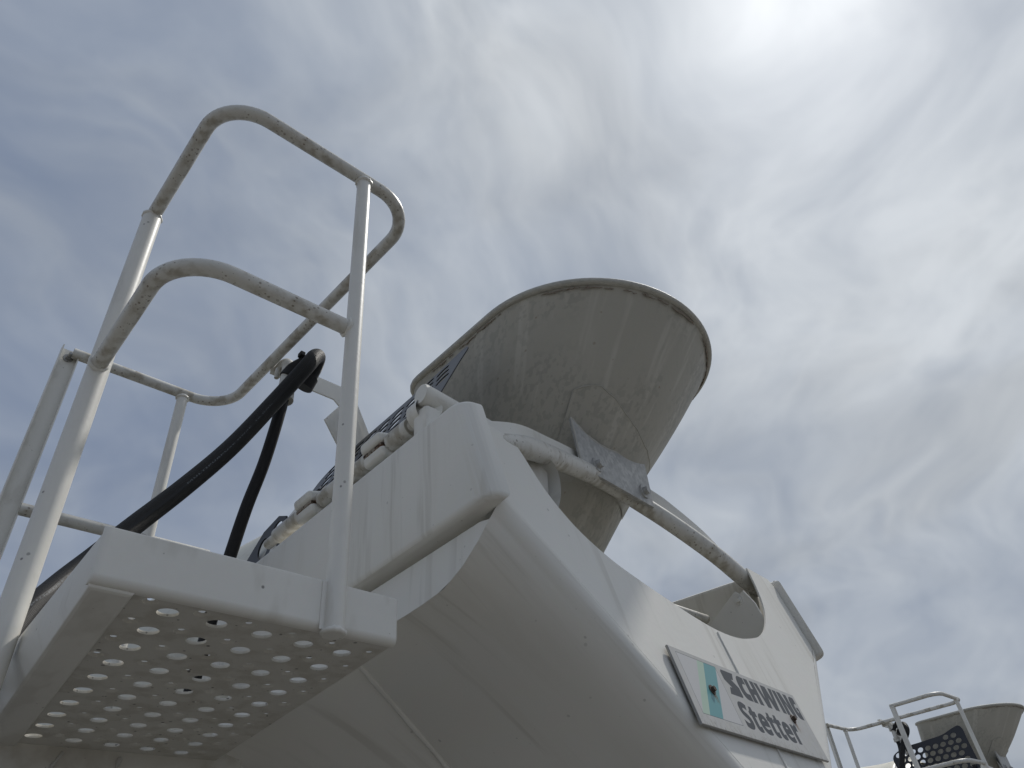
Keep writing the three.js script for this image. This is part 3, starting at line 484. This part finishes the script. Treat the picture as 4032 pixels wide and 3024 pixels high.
    bolt([0.219, 3.285, -2.267], [0, 0, 1], 0.012, 'bolt', M.steel, Ld); mesh('stud', sweep([V(0.219, 3.285, -2.262), V(0.219, 3.287, -2.236)], 0.0052, { seg: 10 }), M.steel, Ld); }

  // ---- hose bracket and hoses
  const K = add('hose_bracket');
  { const sh = poly([[0.775, 3.262], [1.03, 3.262], [1.062, 3.236], [1.172, 3.02], [1.262, 3.02], [1.118, 3.315], [1.083, 3.337], [0.775, 3.337]]); mesh('arm', boxUV(slab(sh, 0.006, frameMatrix([0, 0, -1.92], [1, 0, 0], [0, 1, 0], [0, 0, 1]))), M.paint, K);
    mesh('arm_flange', rbox(0.775, 1.08, 3.331, 3.338, -1.955, -1.9265, 0.002), M.paint, K);
    const s2 = poly([[0.995, 3.15], [1.05, 3.235], [1.10, 3.27], [1.20, 3.06], [1.155, 3.0], [1.09, 3.01]]); mesh('stay_plate', boxUV(slab(s2, 0.006, frameMatrix([0, 0, -1.911], [1, 0, 0], [0, 1, 0], [0, 0, 1]))), M.paint, K);
    bolt([1.068, 3.205, -1.911], [0, 0, 1], 0.012, 'bolt', M.paint, K);
    mesh('pipe_elbow', sweep(spline([[0.806, 3.285, -1.93], [0.806, 3.285, -1.875], [0.806, 3.26, -1.85], [0.80, 3.12, -1.84]], 30), 0.022, { seg: 18, ...RAILUV }), M.rail, K);
    mesh('pipe_collar', sweep([V(0.802, 3.10, -1.84), V(0.801, 3.135, -1.84)], 0.033, { seg: 18, ...RAILUV }), M.rail, K);
    mesh('eye_bolt', sweep(spline([[0.80, 3.25, -1.88], [0.785, 3.25, -1.868], [0.776, 3.235, -1.862], [0.776, 3.20, -1.862]], 20), 0.008, { seg: 12, ...RAILUV }), M.rail, K); }
  const hp1 = spline([[0.862, 3.20, -1.80], [0.868, 3.235, -1.775], [0.858, 3.25, -1.74], [0.835, 3.222, -1.716], [0.815, 3.178, -1.712], [0.757, 3.051, -1.782], [0.661, 2.856, -1.839], [0.561, 2.692, -1.856], [0.458, 2.537, -1.854], [0.385, 2.42, -1.83], [0.314, 2.301, -1.772], [0.262, 2.195, -1.715], [0.22, 2.02, -1.69], [0.21, 1.7, -1.72], [0.25, 1.3, -1.8]], 160);
  const HS = add('water_hose'); mesh('hose_tube', sweep(hp1, 0.0268, { seg: 24, uvs: [1, 6] }), M.hose, HS);
  mesh('hose_clamp', sweep([V(0.866, 3.205, -1.80), V(0.856, 3.165, -1.815)], 0.0305, { seg: 22 }), M.rubber, HS);
  mesh('clamp_screw', rbox(0.812, 0.830, 3.268, 3.286, -1.80, -1.775, 0.003), M.rubber, HS); mesh('cuff', sweep(spline([[0.842, 3.26, -1.80], [0.815, 3.235, -1.83], [0.80, 3.20, -1.84]], 10), 0.024, { seg: 18 }), M.rubber, HS);
  { // printed line on the hose wall
    const cv = document.createElement('canvas'); cv.width = 2048; cv.height = 64; const c = cv.getContext('2d'); c.fillStyle = '#17181a'; c.fillRect(0, 0, 2048, 64); c.fillStyle = '#5a6064'; c.font = 'bold 44px sans-serif'; c.fillText('MULTIPURPOSE HOSE', 20, 48); c.fillText('MULTIPURPOSE HOSE  10 BAR', 1080, 48);
    const t = new THREE.CanvasTexture(cv); t.colorSpace = THREE.SRGBColorSpace; t.magFilter = THREE.LinearFilter; t.flipY = true;
    const pts = hp1.slice(40, 132).reverse(), R_ = 0.0270, pos = [[], []]; let len = [0]; for (let i = 1; i < pts.length; i++) len.push(len[i - 1] + pts[i].distanceTo(pts[i - 1]));
    pts.forEach((p, i) => { const tn = pts[Math.min(pts.length - 1, i + 1)].clone().sub(pts[Math.max(0, i - 1)]).normalize(), cam = V(-0.30, -0.62, 0.72), b = cam.clone().addScaledVector(tn, -cam.dot(tn)).normalize(), s = tn.clone().cross(b).normalize(); for (const [k, w] of [[0, -0.16], [1, 0.16]]) pos[k].push(p.clone().addScaledVector(b, R_ * Math.cos(w + 0.12)).addScaledVector(s, -R_ * Math.sin(w + 0.12))); });
    const L = len.at(-1); mesh('printed_text', grid([pos[1], pos[0]], (p, i, j) => [len[j] / L, 1 - i]), std({ map: t, roughness: 0.6 }), HS); }
  const H2 = add('drain_hose'); mesh('hose_tube', sweep(spline([[0.801, 3.11, -1.84], [0.795, 3.05, -1.836], [0.791, 2.876, -1.89], [0.778, 2.735, -1.938], [0.775, 2.603, -1.989], [0.774, 2.523, -2.018], [0.77, 2.2, -2.1]], 60), 0.019, { seg: 20, uvs: [1, 6] }), M.rubber, H2);

  // ---- drum
  { const D = add('mixing_drum'); const prof = [[0.70, 0.10], [0.76, 0.02], [0.80, 0.0], [0.82, -0.03], [0.80, -0.075], [0.815, -0.12], [0.855, -0.35], [0.98, -0.85], [1.08, -1.35], [1.14, -1.75], [1.15, -2.1], [1.14, -3.2], [1.05, -3.9], [0.80, -4.55], [0.35, -4.75], [0.0, -4.8]];
    const sp = new THREE.SplineCurve(prof.map(p => new THREE.Vector2(p[0], p[1]))).getPoints(90), q = new THREE.Matrix4().makeTranslation(1.72, 2.46, -1.98).multiply(new THREE.Matrix4().makeRotationX(Math.PI / 2 - 0.17));
    const g = new THREE.LatheGeometry(sp, 72); const u = g.attributes.uv; for (let i = 0; i < u.count; i++) u.setXY(i, u.getX(i) * 6, u.getY(i) * 5); g.applyMatrix4(q); mesh('drum_shell', g, M.drum, D);
    const rg = new THREE.TorusGeometry(0.80, 0.03, 14, 80); rg.rotateX(Math.PI / 2).translate(0, -0.03, 0); rg.applyMatrix4(q); mesh('drum_ring', rg, M.paint, D); }

  // ---- chassis, pedestal legs, wheels, cab
  const Ch = add('chassis');
  for (const x of [1.32, 2.06]) { mesh('frame_rail', rbox(x, x + 0.08, 0.86, 1.12, -9.6, -1.15, 0.01), M.frame, Ch); mesh('pedestal_leg', rbox(x - 0.14, x + 0.20, 1.121, 1.72, -2.05, -1.72, 0.03, 3), M.paint, Ch); }
  mesh('cross_member', rbox(0.62, 2.84, 0.90, 1.08, -1.9, -1.75, 0.01), M.frame, Ch); mesh('platform_bracket', rbox(0.40, 1.318, 1.121, 1.20, -1.935, -1.88, 0.006), M.paint, Ch);
  for (const x of [0.62, 2.50]) for (const z of [-2.75, -4.1, -8.2]) { const w = add('wheel'); const q = new THREE.Matrix4().makeTranslation(x + 0.17, 0.5, z).multiply(new THREE.Matrix4().makeRotationZ(Math.PI / 2));
    mesh('tyre', new THREE.LatheGeometry([[0.28, -0.15], [0.42, -0.17], [0.485, -0.15], [0.5, -0.10], [0.5, 0.10], [0.485, 0.15], [0.42, 0.17], [0.28, 0.15]].map(p => new THREE.Vector2(...p)), 40).applyMatrix4(q), M.tyre, w); mesh('rim', new THREE.LatheGeometry([[0.0, -0.06], [0.10, -0.08], [0.11, -0.02], [0.25, -0.02], [0.285, -0.15], [0.285, 0.15], [0.25, 0.02], [0.0, 0.03]].map(p => new THREE.Vector2(...p)), 32).applyMatrix4(q), M.steel, w); }
  { const Cb = add('cab'); const s = new THREE.Shape(); s.moveTo(7.35, 0.75); s.lineTo(7.35, 2.9); s.quadraticCurveTo(7.4, 3.05, 7.6, 3.05); s.lineTo(8.9, 2.95); s.quadraticCurveTo(9.1, 2.9, 9.2, 2.6); s.lineTo(9.48, 1.75); s.lineTo(9.5, 0.6); s.lineTo(8.8, 0.6); s.absarc(8.2, 0.6, 0.6, 0, Math.PI, false); s.lineTo(7.35, 0.6); s.closePath();
    const g = new THREE.ExtrudeGeometry(s, { depth: 2.2, bevelEnabled: true, bevelSize: 0.05, bevelThickness: 0.05, bevelSegments: 3 }); g.applyMatrix4(frameMatrix([0.63, 0, 0], [0, 0, -1], [0, 1, 0], [1, 0, 0])); mesh('cab_body', boxUV(g), M.paint, Cb);
    mesh('windscreen', boxUV(slab(poly([[-1.0, 0], [1.0, 0], [0.95, 0.8], [-0.95, 0.8]]), 0.02, frameMatrix([XC, 1.82, -9.53], [-1, 0, 0], [0, 0.95, 0.31], [0, 0.31, -0.95]))), M.glass, Cb);
    for (const x of [0.575, 2.885]) mesh('side_window', boxUV(slab(poly([[7.9, 1.9], [9.0, 1.85], [8.85, 2.6], [7.95, 2.6]]), 0.012, frameMatrix([x, 0, 0], [0, 0, -1], [0, 1, 0], [1, 0, 0]))), M.glass, Cb); }
  return T;
}
const truck = makeTruck();
truck.userData = { label: 'near white concrete mixer truck with railed platform, large hopper and name plate', category: 'truck', group: 'concrete mixer trucks parked side by side' };
const far = truck.clone(); far.name = 'concrete_mixer_truck_001'; scene.add(far);
far.position.add(V(7.72, 0, -1.45)); far.getObjectByName('mixing_drum').position.y -= 0.16;
far.userData = { label: 'distant concrete mixer truck at the lower right, only its railing and hopper showing', category: 'truck', group: 'concrete mixer trucks parked side by side' };

renderer.render(scene, camera);
